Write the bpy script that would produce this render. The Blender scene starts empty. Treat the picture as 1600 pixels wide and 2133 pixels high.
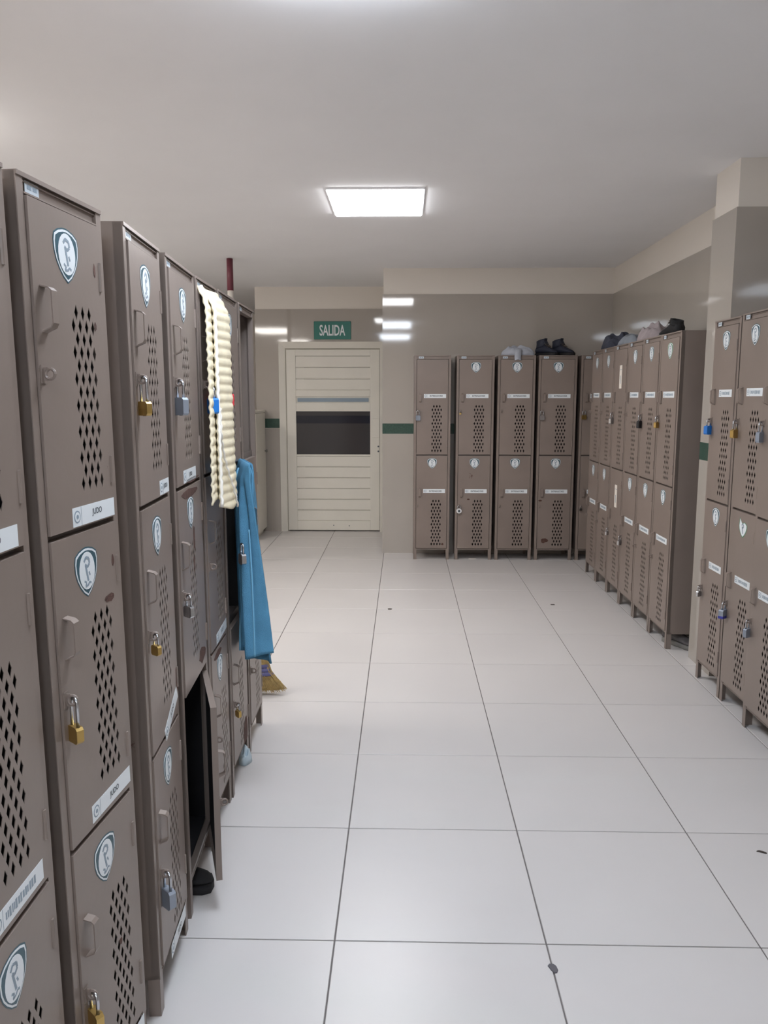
import bpy, bmesh, math, random
from mathutils import Vector, Matrix, noise

# ------------------------------------------------------------------ camera, world, lamps' common level, exposure
scene = bpy.context.scene
COL = scene.collection
CAM_F, CAM_YAW, CAM_PITCH, CAM_ROLL, CAM_H = 1666.93, -0.024376, 0.142717, 0.000635, 1.531
def make_camera():
    cy, sy, cp, sp = math.cos(CAM_YAW), math.sin(CAM_YAW), math.cos(CAM_PITCH), math.sin(CAM_PITCH)
    fwd = Vector((sy*cp, cy*cp, -sp)); right = Vector((cy, -sy, 0)); up = right.cross(fwd)
    c, s = math.cos(CAM_ROLL), math.sin(CAM_ROLL)
    r2 = c*right + s*up; u2 = -s*right + c*up
    cam = bpy.data.cameras.new('camera'); ob = bpy.data.objects.new('camera', cam); COL.objects.link(ob)
    cam.sensor_fit = 'HORIZONTAL'; cam.sensor_width = 36.0; cam.lens = CAM_F/1600*36.0
    cam.clip_start = 0.02; cam.clip_end = 60
    m = Matrix.Identity(4)
    for i in range(3):
        m[i][0] = r2[i]; m[i][1] = u2[i]; m[i][2] = -fwd[i]
    m[0][3], m[1][3], m[2][3] = 0, 0, CAM_H
    ob.matrix_world = m
    scene.camera = ob
make_camera()
w = bpy.data.worlds.new('world'); scene.world = w; w.use_nodes = True
w.node_tree.nodes['Background'].inputs[0].default_value = (0.02, 0.02, 0.02, 1)
w.node_tree.nodes['Background'].inputs[1].default_value = 1.0
LAMP_STRENGTH = 30.0
scene.view_settings.view_transform = 'Standard'
scene.view_settings.look = 'None'
scene.view_settings.exposure = 0.0
scene.view_settings.gamma = 1.0
scene.view_settings.use_curve_mapping = False

# ------------------------------------------------------------------ room dimensions
CEIL = 2.735; TILE_TOP = 2.495
XW = 1.97          # right wall face
YB = 7.80          # back wall face behind the lockers
YD = 9.065         # wall with the door
XL = -4.2; YR = -2.8; YF = 12.0
GX, GY, TS = -0.1904, 2.0773, 0.6

# ------------------------------------------------------------------ materials
def srgb(r, g, b):
    def f(c):
        c /= 255.0
        return c/12.92 if c <= 0.04045 else ((c+0.055)/1.055)**2.4
    return (f(r), f(g), f(b), 1)
MATS = {}
def material(name, col, rough=0.5, metal=0.0, noise_scale=None, noise_amt=0.0, bump=0.0, bump_scale=200, spec=0.5, emit=None, emit_s=0, rust=None, coat=0.0, rough_noise=0.0):
    m = bpy.data.materials.new(name); m.use_nodes = True
    nt = m.node_tree; b = nt.nodes['Principled BSDF']
    b.inputs['Base Color'].default_value = col
    b.inputs['Roughness'].default_value = rough
    b.inputs['Metallic'].default_value = metal
    b.inputs['Specular IOR Level'].default_value = spec
    if coat: b.inputs['Coat Weight'].default_value = coat
    tc = nt.nodes.new('ShaderNodeTexCoord'); oi = nt.nodes.new('ShaderNodeObjectInfo')
    add = nt.nodes.new('ShaderNodeVectorMath'); add.operation = 'ADD'
    nt.links.new(tc.outputs['Object'], add.inputs[0])
    sc = nt.nodes.new('ShaderNodeVectorMath'); sc.operation = 'SCALE'; sc.inputs['Scale'].default_value = 3.7
    nt.links.new(oi.outputs['Location'], sc.inputs[0]); nt.links.new(sc.outputs[0], add.inputs[1])
    cur = None
    if noise_scale:
        n = nt.nodes.new('ShaderNodeTexNoise'); n.inputs['Scale'].default_value = noise_scale; n.inputs['Detail'].default_value = 5
        nt.links.new(add.outputs[0], n.inputs['Vector'])
        mr = nt.nodes.new('ShaderNodeMapRange'); mr.inputs['To Min'].default_value = 1-noise_amt; mr.inputs['To Max'].default_value = 1+noise_amt
        mr.inputs['From Min'].default_value = 0.3; mr.inputs['From Max'].default_value = 0.7
        nt.links.new(n.outputs['Fac'], mr.inputs['Value'])
        mul = nt.nodes.new('ShaderNodeVectorMath'); mul.operation = 'SCALE'; mul.inputs[0].default_value = col[:3]
        nt.links.new(mr.outputs[0], mul.inputs['Scale']); cur = mul.outputs[0]
        if rough_noise:
            r2 = nt.nodes.new('ShaderNodeMapRange'); r2.inputs['To Min'].default_value = rough-rough_noise; r2.inputs['To Max'].default_value = rough+rough_noise
            nt.links.new(n.outputs['Fac'], r2.inputs['Value']); nt.links.new(r2.outputs[0], b.inputs['Roughness'])
    if rust:
        n2 = nt.nodes.new('ShaderNodeTexNoise'); n2.inputs['Scale'].default_value = 9; n2.inputs['Detail'].default_value = 7; n2.inputs['Roughness'].default_value = 0.65
        nt.links.new(add.outputs[0], n2.inputs['Vector'])
        mr2 = nt.nodes.new('ShaderNodeMapRange'); mr2.inputs['From Min'].default_value = rust; mr2.inputs['From Max'].default_value = rust+0.03
        nt.links.new(n2.outputs['Fac'], mr2.inputs['Value'])
        mx = nt.nodes.new('ShaderNodeMix'); mx.data_type = 'RGBA'
        nt.links.new(mr2.outputs[0], mx.inputs['Factor'])
        if cur: nt.links.new(cur, mx.inputs['A'])
        else: mx.inputs['A'].default_value = col
        mx.inputs['B'].default_value = srgb(88, 60, 50); cur = mx.outputs['Result']
    if cur is not None: nt.links.new(cur, b.inputs['Base Color'])
    if bump:
        n3 = nt.nodes.new('ShaderNodeTexNoise'); n3.inputs['Scale'].default_value = bump_scale; n3.inputs['Detail'].default_value = 3
        nt.links.new(tc.outputs['Object'], n3.inputs['Vector'])
        bp = nt.nodes.new('ShaderNodeBump'); bp.inputs['Strength'].default_value = bump; bp.inputs['Distance'].default_value = 0.004
        nt.links.new(n3.outputs['Fac'], bp.inputs['Height']); nt.links.new(bp.outputs[0], b.inputs['Normal'])
    if emit:
        b.inputs['Emission Color'].default_value = emit; b.inputs['Emission Strength'].default_value = emit_s
    MATS[name] = m
    return m
material('paint', srgb(132, 119, 111), 0.36, noise_scale=3.0, noise_amt=0.07, bump=0.05, bump_scale=60, rust=0.72)
material('rust', srgb(84, 58, 50), 0.85, noise_scale=40, noise_amt=0.3, bump=0.5)
material('primer', srgb(205, 196, 190), 0.5)
material('inside', srgb(112, 104, 100), 0.6)
material('black_lining', srgb(30, 28, 32), 0.8)  # shade in the open locker and behind its door, put into the colour
material('dark_lining', srgb(48, 45, 46), 0.8)  # shade inside the enclosed lockers, put into the colour
material('sticker_white', srgb(226, 231, 234), 0.35)
material('sticker_teal', srgb(50, 84, 96), 0.4)
material('sticker_green', srgb(96, 140, 112), 0.4)
material('sticker_ink', srgb(140, 154, 166), 0.5)
material('tape', srgb(196, 205, 212), 0.3)
material('ink', srgb(72, 80, 88), 0.6)
material('paper', srgb(228, 220, 210), 0.7)
material('brass', srgb(198, 168, 104), 0.32, metal=0.9)
material('steel', srgb(190, 192, 196), 0.25, metal=1.0)
material('steel_dull', srgb(150, 158, 170), 0.45, metal=0.5)
material('plastic_blue', srgb(30, 110, 190), 0.35)
material('plastic_cobalt', srgb(58, 62, 150), 0.35)
material('plastic_red', srgb(205, 60, 66), 0.4)
material('plastic_black', srgb(32, 32, 36), 0.4)
material('plastic_white', srgb(226, 226, 226), 0.35)
material('floor_tile', srgb(204, 200, 198), 0.33, noise_scale=1.6, noise_amt=0.025, rough_noise=0.05)
material('grout', srgb(110, 105, 103), 0.9)
material('ceiling_paint', srgb(239, 239, 241), 0.85, noise_scale=2, noise_amt=0.015)
material('wall_paint', srgb(222, 215, 206), 0.6)
material('wall_tile', srgb(168, 161, 153), 0.05, noise_scale=2.0, noise_amt=0.02)
material('band_green', srgb(52, 78, 68), 0.15, noise_scale=60, noise_amt=0.2)
material('door_paint', srgb(218, 214, 204), 0.45, noise_scale=4, noise_amt=0.03)
material('glass_dark', srgb(62, 60, 62), 0.12)
material('glass_navy', srgb(30, 32, 44), 0.12)
material('glass_blue', srgb(140, 155, 168), 0.1)
material('sign_green', srgb(10, 104, 92), 0.35)
material('sign_white', srgb(218, 224, 226), 0.4)
material('lamp_frame', srgb(235, 235, 238), 0.4)
material('diffuser_cool', (1, 1, 1, 1), 0.5, emit=(0.81, 0.89, 1.0, 1), emit_s=LAMP_STRENGTH*1.12)
material('diffuser_neutral', (1, 1, 1, 1), 0.5, emit=(0.98, 0.98, 1.0, 1), emit_s=LAMP_STRENGTH)
material('diffuser_warm', (1, 1, 1, 1), 0.5, emit=(1.0, 0.95, 0.89, 1), emit_s=LAMP_STRENGTH)
material('pipe_red', srgb(104, 46, 58), 0.45)
material('towel_cream', srgb(244, 231, 200), 0.95, noise_scale=25, noise_amt=0.08, bump=0.8, bump_scale=500)
material('towel_trim', srgb(236, 232, 224), 0.9)
material('towel_blue', srgb(84, 142, 176), 0.95, noise_scale=14, noise_amt=0.12, bump=0.7, bump_scale=500)
material('towel_blue_hem', srgb(112, 168, 198), 0.95, bump=0.5, bump_scale=400)
material('straw', srgb(176, 150, 98), 0.85, noise_scale=60, noise_amt=0.25)
material('broom_thread', srgb(98, 98, 140), 0.8)
material('wood', srgb(170, 130, 90), 0.6, noise_scale=20, noise_amt=0.15)
material('cloth_grey', srgb(172, 176, 186), 0.95, noise_scale=12, noise_amt=0.1, bump=0.5, bump_scale=300)
material('cloth_slate', srgb(128, 134, 142), 0.95, noise_scale=12, noise_amt=0.1, bump=0.5, bump_scale=300)
material('cloth_navy', srgb(58, 62, 76), 0.95, noise_scale=12, noise_amt=0.15, bump=0.5, bump_scale=300)
material('cloth_mauve', srgb(150, 140, 142), 0.95, noise_scale=14, noise_amt=0.2, bump=0.5, bump_scale=300)
material('shoe_navy', srgb(34, 38, 54), 0.7, bump=0.3, bump_scale=300)
material('shoe_grey', srgb(92, 88, 88), 0.8, noise_scale=30, noise_amt=0.15, bump=0.3)
material('sole_black', srgb(28, 27, 30), 0.8)
material('sole_grey', srgb(120, 118, 114), 0.8)
material('lace', srgb(96, 84, 70), 0.9)
material('black_rubber', srgb(30, 30, 32), 0.8)
material('plastic_film', srgb(196, 214, 224), 0.25)
material('cap_metal', srgb(98, 96, 102), 0.5, metal=0.3)
material('leaf', srgb(70, 62, 56), 0.9)

# ------------------------------------------------------------------ mesh helper
class MB:
    def __init__(s): s.v = []; s.f = []; s.m = []
    def quad_add(s, verts, faces, m=0, M=None):
        o = len(s.v)
        for p in verts:
            p = Vector(p)
            s.v.append(tuple(M @ p) if M is not None else tuple(p))
        for f in faces: s.f.append(tuple(i+o for i in f)); s.m.append(m)
        return s
    def box(s, x0, x1, y0, y1, z0, z1, m=0, M=None):
        v = [(x0,y0,z0),(x1,y0,z0),(x1,y1,z0),(x0,y1,z0),(x0,y0,z1),(x1,y0,z1),(x1,y1,z1),(x0,y1,z1)]
        return s.quad_add(v, [(0,3,2,1),(4,5,6,7),(0,1,5,4),(1,2,6,5),(2,3,7,6),(3,0,4,7)], m, M)
    def cbox(s, x0, x1, y0, y1, z0, z1, b=0.003, m=0, M=None):
        # box with its vertical and horizontal edges chamfered (octagonal rings)
        def ring(z, i):
            return [(x0+i+b,y0+i,z),(x1-i-b,y0+i,z),(x1-i,y0+i+b,z),(x1-i,y1-i-b,z),(x1-i-b,y1-i,z),(x0+i+b,y1-i,z),(x0+i,y1-i-b,z),(x0+i,y0+i+b,z)]
        return s.loft([ring(z0, b), ring(z0+b, 0), ring(z1-b, 0), ring(z1, b)], m=m, M=M)
    def prism(s, pts, y0, y1, m=0, M=None):
        # polygon given in (x,z), extruded from y0 to y1 (front = y0)
        n = len(pts)
        v = [(x,y0,z) for x,z in pts] + [(x,y1,z) for x,z in pts]
        f = [tuple(range(n)), tuple(range(2*n-1, n-1, -1))] + [(i, i+n, (i+1)%n+n, (i+1)%n) for i in range(n)]
        return s.quad_add(v, f, m, M)
    def loft(s, rings, m=0, M=None, caps=True):
        n = len(rings[0]); v = [p for r in rings for p in r]; f = []
        for k in range(len(rings)-1):
            for i in range(n):
                f.append((k*n+i, k*n+(i+1)%n, (k+1)*n+(i+1)%n, (k+1)*n+i))
        if caps: f.append(tuple(range(n-1, -1, -1))); f.append(tuple(range((len(rings)-1)*n, len(rings)*n)))
        return s.quad_add(v, f, m, M)
    def tube(s, path, r, n=8, m=0, M=None):
        path = [Vector(p) for p in path]; rings = []
        rr = r if isinstance(r, (list, tuple)) else [r]*len(path)
        ref = None
        for i, p in enumerate(path):
            a = path[max(0, i-1)]; b = path[min(len(path)-1, i+1)]
            t = (b-a).normalized()
            if ref is None: ref = Vector((0,0,1)) if abs(t.z) < 0.9 else Vector((1,0,0))
            u = ref - t*ref.dot(t); u.normalize(); ref = u; w_ = t.cross(u)
            rings.append([tuple(p + rr[i]*(math.cos(2*math.pi*k/n)*u + math.sin(2*math.pi*k/n)*w_)) for k in range(n)])
        return s.loft(rings, m, M)
    def strip(s, path, x0, x1, t, m=0, M=None):
        # a bent strap: path in (y,z), width x0..x1, thickness t
        n = len(path); nor = []
        for i in range(n):
            a = path[max(0,i-1)]; b = path[min(n-1,i+1)]; d = Vector((b[0]-a[0], b[1]-a[1])).normalized(); nor.append((-d.y*t, d.x*t))
        rings = []
        for (y, z), (ny, nz) in zip(path, nor):
            rings.append([(x0,y,z),(x1,y,z),(x1,y+ny,z+nz),(x0,y+ny,z+nz)])
        return s.loft(rings, m, M)
    def mesh(s, me, M=None, m=0):
        return s.quad_add([v.co for v in me.vertices], [tuple(p.vertices) for p in me.polygons], m, M)
    def data(s, name, mats, smooth=False):
        me = bpy.data.meshes.new(name); me.from_pydata(s.v, [], s.f)
        for k in mats: me.materials.append(MATS[k])
        me.polygons.foreach_set('material_index', s.m)
        bm = bmesh.new(); bm.from_mesh(me); bmesh.ops.recalc_face_normals(bm, faces=bm.faces); bm.to_mesh(me); bm.free()
        if smooth: me.polygons.foreach_set('use_smooth', [True]*len(me.polygons))
        me.update(); return me
    def build(s, name, mats, parent=None, smooth=False, loc=(0,0,0), rot=(0,0,0)):
        return obj(name, s.data(name, mats if isinstance(mats, (list, tuple)) else [mats], smooth), parent, loc, rot)

def obj(name, me, parent=None, loc=(0,0,0), rot=(0,0,0)):
    o = bpy.data.objects.new(name, me); COL.objects.link(o)
    o.location = loc; o.rotation_euler = rot
    if parent is not None: o.parent = parent
    return o
def tag(o, label, cat, group=None):
    o['label'] = label; o['category'] = cat
    if group: o['group'] = group
    return o
def thing(name, label, cat, loc=(0,0,0), rot=(0,0,0), group=None):
    o = obj(name, None, None, loc, rot); o.empty_display_size = 0.05
    return tag(o, label, cat, group)
def structure(o): o['kind'] = 'structure'; return o

TXT = {}
def text_mesh(s):
    if s not in TXT:
        cu = bpy.data.curves.new('lettering', 'FONT'); cu.body = s; cu.size = 1.0; cu.resolution_u = 3; cu.offset = 0.018
        o = bpy.data.objects.new('lettering', cu); COL.objects.link(o)
        dg = bpy.context.evaluated_depsgraph_get()
        me = bpy.data.meshes.new_from_object(o.evaluated_get(dg))
        bpy.data.objects.remove(o); bpy.data.curves.remove(cu)
        xs = [v.co.x for v in me.vertices]; ys = [v.co.y for v in me.vertices]
        TXT[s] = (me, min(xs), max(xs), min(ys), max(ys))
    return TXT[s]
def add_text(mb, s, xc, zc, y, wid, hei, m):
    me, x0, x1, y0, y1 = text_mesh(s)
    sx = wid/(x1-x0); sz = hei/(y1-y0)
    M = Matrix(((sx,0,0,xc-wid/2-x0*sx),(0,0,0,y),(0,sz,0,zc-hei/2-y0*sz),(0,0,0,1)))
    mb.mesh(me, M, m)

# ------------------------------------------------------------------ the room
def build_room():
    # floor: grout bed with every tile a piece of its own
    fl = structure(MB().box(XL-.15, XW+.15, YR-.15, YF+.15, -0.12, -0.003).build('floor', 'grout'))
    cache = {}
    gap = 0.0022
    for i in range(-7, 4):
        x0 = GX+TS*i; x1 = min(x0+TS, XW); x0 = max(x0, XL)
        for j in range(-8, 17):
            y0 = GY+TS*j; y1 = min(y0+TS, YF); y0 = max(y0, YR)
            if x1-x0 < 0.02 or y1-y0 < 0.02: continue
            if x0 > -0.3 and y0 > YB+0.02: continue
            if x0 > -1.7 and y0 > YD+0.3: continue
            key = (round(x1-x0, 3), round(y1-y0, 3))
            if key not in cache:
                a, b = key[0]/2-gap, key[1]/2-gap
                mb = MB(); e = 0.0012
                mb.loft([[(-a,-b,-.008),(a,-b,-.008),(a,b,-.008),(-a,b,-.008)], [(-a,-b,-e),(a,-b,-e),(a,b,-e),(-a,b,-e)], [(-a+e,-b+e,0),(a-e,-b+e,0),(a-e,b-e,0),(-a+e,b-e,0)]])
                cache[key] = mb.data('floor_tile', ['floor_tile'])
            obj('floor_tile', cache[key], fl, ((x0+x1)/2, (y0+y1)/2, 0))
    structure(MB().box(XL-.15, XW+.15, YR-.15, YF+.15, CEIL, CEIL+.15).build('ceiling', 'ceiling_paint'))
    T = 0.008   # tiles stand proud of the paint
    def clad(parent, x0, x1, y0, y1, z0=0, z1=TILE_TOP): return MB().box(x0, x1, y0, y1, z0, z1).build('tile_cladding', 'wall_tile', parent)
    BZ0, BZ1 = 1.178, 1.277
    # right wall
    wr = structure(MB().box(XW+T, XW+.15, YR, YB+.02, 0, CEIL).build('wall_right', 'wall_paint'))
    clad(wr, XW, XW+T, YR, YB, 0, BZ0); clad(wr, XW, XW+T, YR, YB, BZ1, TILE_TOP)
    MB().box(XW-.001, XW+T, YR, YB, BZ0, BZ1).build('accent_band', 'band_green', wr)
    # pillar standing out of the right wall
    px, py0, py1 = 1.70, 4.312, 4.64
    wp = structure(MB().box(px+T, XW, py0+T, py1-T, 0, CEIL).build('wall_pillar', 'wall_paint'))
    for z0, z1, nm, mt, e in ((0, BZ0, 'tile_cladding', 'wall_tile', 0), (BZ1, TILE_TOP, 'tile_cladding', 'wall_tile', 0), (BZ0, BZ1, 'accent_band', 'band_green', .001)):
        mb = MB(); mb.box(px-e, px+T, py0-e, py1+e, z0, z1); mb.box(px+T, XW, py0-e, py0+T, z0, z1); mb.box(px+T, XW, py1-T, py1+e, z0, z1)
        mb.build(nm, mt, wp)
    # back wall: a block, its left end forms the side of the door recess
    wb = structure(MB().box(-.205+T, XW+.15, YB+T, YD+.15, 0, CEIL).build('wall_back', 'wall_paint'))
    for z0, z1, nm, mt, e in ((0, BZ0, 'tile_cladding', 'wall_tile', 0), (BZ1, TILE_TOP, 'tile_cladding', 'wall_tile', 0), (BZ0, BZ1, 'accent_band', 'band_green', .001)):
        mb = MB(); mb.box(-.205-e, XW, YB-e, YB+T, z0, z1); mb.box(-.205-e, -.205+T, YB+T, YD, z0, z1)
        mb.build(nm, mt, wb)
    # wall with the door
    dx0, dx1, dz = -1.40, -.258, 2.14
    wd = structure(MB().box(-1.655, dx0, YD+T, YD+.15, 0, CEIL).box(dx0, dx1, YD+T, YD+.15, dz, CEIL).box(dx1, -.205+T, YD+T, YD+.15, 0, CEIL).build('wall_front', 'wall_paint'))
    wd.name = 'wall_door_side'
    clad(wd, -1.66, dx0, YD, YD+T, 0, BZ0); clad(wd, -1.66, dx0, YD, YD+T, BZ1, TILE_TOP)
    clad(wd, dx0, dx1, YD, YD+T, dz, TILE_TOP); clad(wd, dx1, -.205, YD, YD+T, 0, TILE_TOP)
    MB().box(-1.66, dx0, YD-.001, YD+T, 1.186, 1.289).build('accent_band', 'band_green', wd)
    # the room goes on to the left behind the lockers
    structure(MB().box(-1.66, -1.5, YD+.15, YF, 0, CEIL).build('wall_passage', 'wall_paint'))
    structure(MB().box(XL, -1.5, YF, YF+.15, 0, CEIL).build('wall_far', 'wall_paint'))
    structure(MB().box(XL-.15, XL, YR, YF, 0, CEIL).build('wall_left', 'wall_paint'))
    structure(MB().box(XL, XW, YR-.15, YR, 0, CEIL).build('wall_rear', 'wall_paint'))
build_room()

def build_door():
    d = structure(obj('door_1', None)); d['label'] = 'cream wooden louvred exit door with a dark glass pane'
    P = 'door_paint'; y = YD
    MB().loft([[(-1.40,y-.012,0),(-1.33,y+.01,0),(-1.31,y+.05,0),(-1.40,y+.05,0)], [(-1.40,y-.012,2.14),(-1.33,y+.01,2.07),(-1.31,y+.05,2.05),(-1.40,y+.05,2.14)]]).build('door_jamb', P, d)
    MB().box(-.268, -.23, y-.012, y+.05, 0, 2.14).build('door_jamb', P, d)
    MB().loft([[(-1.40,y-.012,2.14),(-1.33,y+.01,2.07),(-1.31,y+.05,2.05),(-1.40,y+.05,2.14)], [(-.268,y-.012,2.14),(-.268,y+.01,2.07),(-.268,y+.05,2.05),(-.268,y+.05,2.14)]]).build('door_head', P, d)
    f0, f1 = y+.012, y+.05
    MB().cbox(-1.318, -1.215, f0, f1, 0.012, 2.055, .002).build('stile', P, d)
    MB().cbox(-.378, -.272, f0, f1, 0.012, 2.055, .002).build('stile', P, d)
    for z0, z1 in ((1.985, 2.055), (1.535, 1.605), (1.37, 1.465), (.865, .885), (.012, .12)):
        MB().cbox(-1.215, -.378, f0, f1, z0, z1, .002).build('rail', P, d)
    # boards of the upper and lower panels, each lapping over the next
    for z0, z1, n in ((1.605, 1.985, 3), (.12, .865, 6)):
        h = (z1-z0)/n
        me = MB().loft([[(-.4185,.022,0),(.4185,.022,0),(.4185,.038,0),(-.4185,.038,0)], [(-.4185,.016,.012),(.4185,.016,.012),(.4185,.038,.012),(-.4185,.038,.012)], [(-.4185,.022,h-.003),(.4185,.022,h-.003),(.4185,.038,h-.003),(-.4185,.038,h-.003)]]).data('board', [P])
        for k in range(n): obj('board', me, d, (-.7965, y, z0+h*k))
    MB().box(-1.215, -.378, f0+.012, f1-.012, 1.465, 1.535).build('slot_frame', P, d)
    MB().box(-1.198, -.395, f0+.004, f0+.014, 1.477, 1.52).build('slot_pane', 'glass_blue', d)
    MB().box(-1.215, -.378, f0+.016, f0+.022, .885, 1.37).build('window_pane', 'glass_dark', d)
    MB().box(-1.215, -.378, f0+.010, f0+.015, 1.235, 1.322).build('window_strip', 'glass_navy', d)
    MB().cbox(-.352, -.274, f0-.006, f0, 1.075, 1.29, .002).build('push_plate', P, d)
    for z in (.976, .921):
        MB().tube([(-.286, f0-.004, z), (-.286, f0+.002, z)], .010, 10).build('keyhole', 'ink', d)
    for x, z in ((-.80,.07),(-.62,.065)):
        MB().tube([(x, f0-.003, z), (x, f0+.002, z)], .006, 8).build('screw', 'ink', d)
build_door()

def build_lamp(name_label, x0, x1, y0, y1, tone, h=.060):
    t = thing('ceiling_lamp', name_label, 'ceiling lamp', ((x0+x1)/2, (y0+y1)/2, CEIL), group='square ceiling lamps')
    a, b = (x1-x0)/2, (y1-y0)/2
    mb = MB(); mb.box(-a-.006, a+.006, -b-.006, b+.006, -.010, 0)
    mb.build('lamp_base', 'lamp_frame', t)
    MB().loft([[(sx*(a-i), sy*(b-i), z) for sx, sy in ((-1,-1),(1,-1),(1,1),(-1,1))] for z, i in ((-h,.005),(-h+.005,0),(-.010,0))]).build('diffuser', 'diffuser_'+tone, t)
build_lamp('white square lamp panel lit on the ceiling of the aisle', -.455, .112, 4.87, 5.53, 'neutral', .018)
build_lamp('lit square lamp panel on the aisle ceiling just above the picture', -.46, .11, 1.82, 2.43, 'cool')
build_lamp('lit square lamp panel on the ceiling behind the viewer', -.46, .11, -.85, -.22, 'cool')
build_lamp('lit square lamp panel on the ceiling behind the left lockers', -2.65, -2.08, 3.2, 3.8, 'warm')
build_lamp('lit square lamp panel on the far left ceiling near the viewer', -2.65, -2.08, .2, .8, 'warm')
build_lamp('lit square lamp panel on the left ceiling toward the exit door', -3.15, -2.58, 6.0, 6.6, 'warm')

# ------------------------------------------------------------------ lockers
def door_sheet(dw, dh, kind):
    """sheet metal door: origin at hinge side bottom, x from -dw to 0, front face at y=-0.004, diamond vent holes cut through"""
    bm = bmesh.new()
    def loop(pts):
        vs = [bm.verts.new((x, -0.004, z)) for x, z in pts]
        return [bm.edges.new((vs[i], vs[(i+1) % len(vs)])) for i in range(len(vs))]
    edges = loop([(-dw,0),(0,0),(0,dh),(-dw,dh)])
    if kind == 3: cx, top, pz, pw, hw, hh = -dw+.175, dh-.180, .0252, .0262, .0072, .0150
    else:         cx, top, pz, pw, hw, hh = -dw+.186, dh-.428, .0316, .0272, .0080, .0150
    for r in range(14):
        n = 3 if r % 2 == 0 else 4
        for k in range(n):
            x = cx+(k-(n-1)/2)*pw; z = top-r*pz
            edges += loop([(x,z-hh),(x+hw,z),(x,z+hh),(x-hw,z)])
    bmesh.ops.triangle_fill(bm, use_beauty=True, use_dissolve=False, edges=edges)
    if not bm.faces: raise RuntimeError('door fill failed')
    r = bmesh.ops.extrude_face_region(bm, geom=list(bm.faces))
    bmesh.ops.translate(bm, vec=(0, .0014, 0), verts=[v for v in r['geom'] if isinstance(v, bmesh.types.BMVert)])
    bmesh.ops.recalc_face_normals(bm, faces=bm.faces)
    me = bpy.data.meshes.new('door_sheet'); bm.to_mesh(me); bm.free()
    mb = MB(); mb.mesh(me); bpy.data.meshes.remove(me)
    y0, y1, t = -.0026, .014, .0015
    mb.box(-dw, -dw+t, y0, y1, 0, dh); mb.box(-t, 0, y0, y1, 0, dh)
    mb.box(-dw+t, -t, y0, y1, 0, t); mb.box(-dw+t, -t, y0, y1, dh-t, dh)
    d = mb.data('door', ['paint'])
    return d
CACHE = {}
def cached(key, fn):
    if key not in CACHE: CACHE[key] = fn()
    return CACHE[key]

SHIELD = [(-.46,.37),(-.30,.45),(-.12,.49),(0,.5),(.12,.49),(.30,.45),(.46,.37),(.5,.24),(.485,.05),(.42,-.12),(.31,-.27),(.16,-.41),(0,-.5),(-.16,-.41),(-.31,-.27),(-.42,-.12),(-.485,.05),(-.5,.24)]
def shield_mesh(border, peeled=False):
    mb = MB(); W, Hh = .094, .100
    def sc(k, dz=0): return [(x*W*k, z*Hh*k+dz) for x, z in SHIELD][::1]
    if peeled:
        keep = [(x, z) for x, z in sc(1.0) if z < .012] ; keep = [(-.040,.046),(-.012,.020),(.020,.028),(.045,.016)]+[(.046,.003),(.04,-.012),(.03,-.027),(.015,-.041),(0,-.05),(-.015,-.041),(-.03,-.027),(-.04,-.012),(-.046,.005)]
        mb.prism(keep[::-1], -.0003, 0, 1)
        mb.prism([(x*.86, z*.86) for x, z in keep][::-1], -.0007, -.0003, 0)
    else:
        mb.prism(sc(1.0), -.0003, 0, 1)
        mb.prism(sc(.94), -.0007, -.0003, 0)
        mb.prism(sc(.86), -.0011, -.0007, 1)
        ov = [(.0315*math.cos(a), .003+.0375*math.sin(a)) for a in [2*math.pi*k/24 for k in range(24)]]
        mb.prism(ov, -.0015, -.0011, 0)
    # drawn strokes in the oval
    y = -.0019
    def stroke(pts, wd):
        for (xa, za), (xb, zb) in zip(pts[:-1], pts[1:]):
            d = Vector((xb-xa, zb-za)); L = d.length; d.normalize(); n = Vector((-d.y, d.x))*wd/2
            mb.prism([(xa-n.x, za-n.y), (xb-n.x, zb-n.y), (xb+n.x, zb+n.y), (xa+n.x, za+n.y)], y, y+.0004, 2)
    dz = -.012 if peeled else 0
    stroke([(-.012,.022+dz),(-.004,.030+dz),(.008,.026+dz),(.010,.016+dz),(.001,.010+dz),(-.008,.016+dz)], .0055)
    stroke([(-.006,.014+dz),(-.002,-.002+dz),(.002,-.018+dz)], .006)
    if not peeled:
        stroke([(-.014,-.016),(-.006,-.020),(-.010,-.027),(.0,-.026),(.006,-.021),(.013,-.024)], .004)
        stroke([(.006,.0),(.010,-.008)], .004)
    return mb.data('shield_sticker', ['sticker_white', border, 'sticker_ink'])
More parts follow.
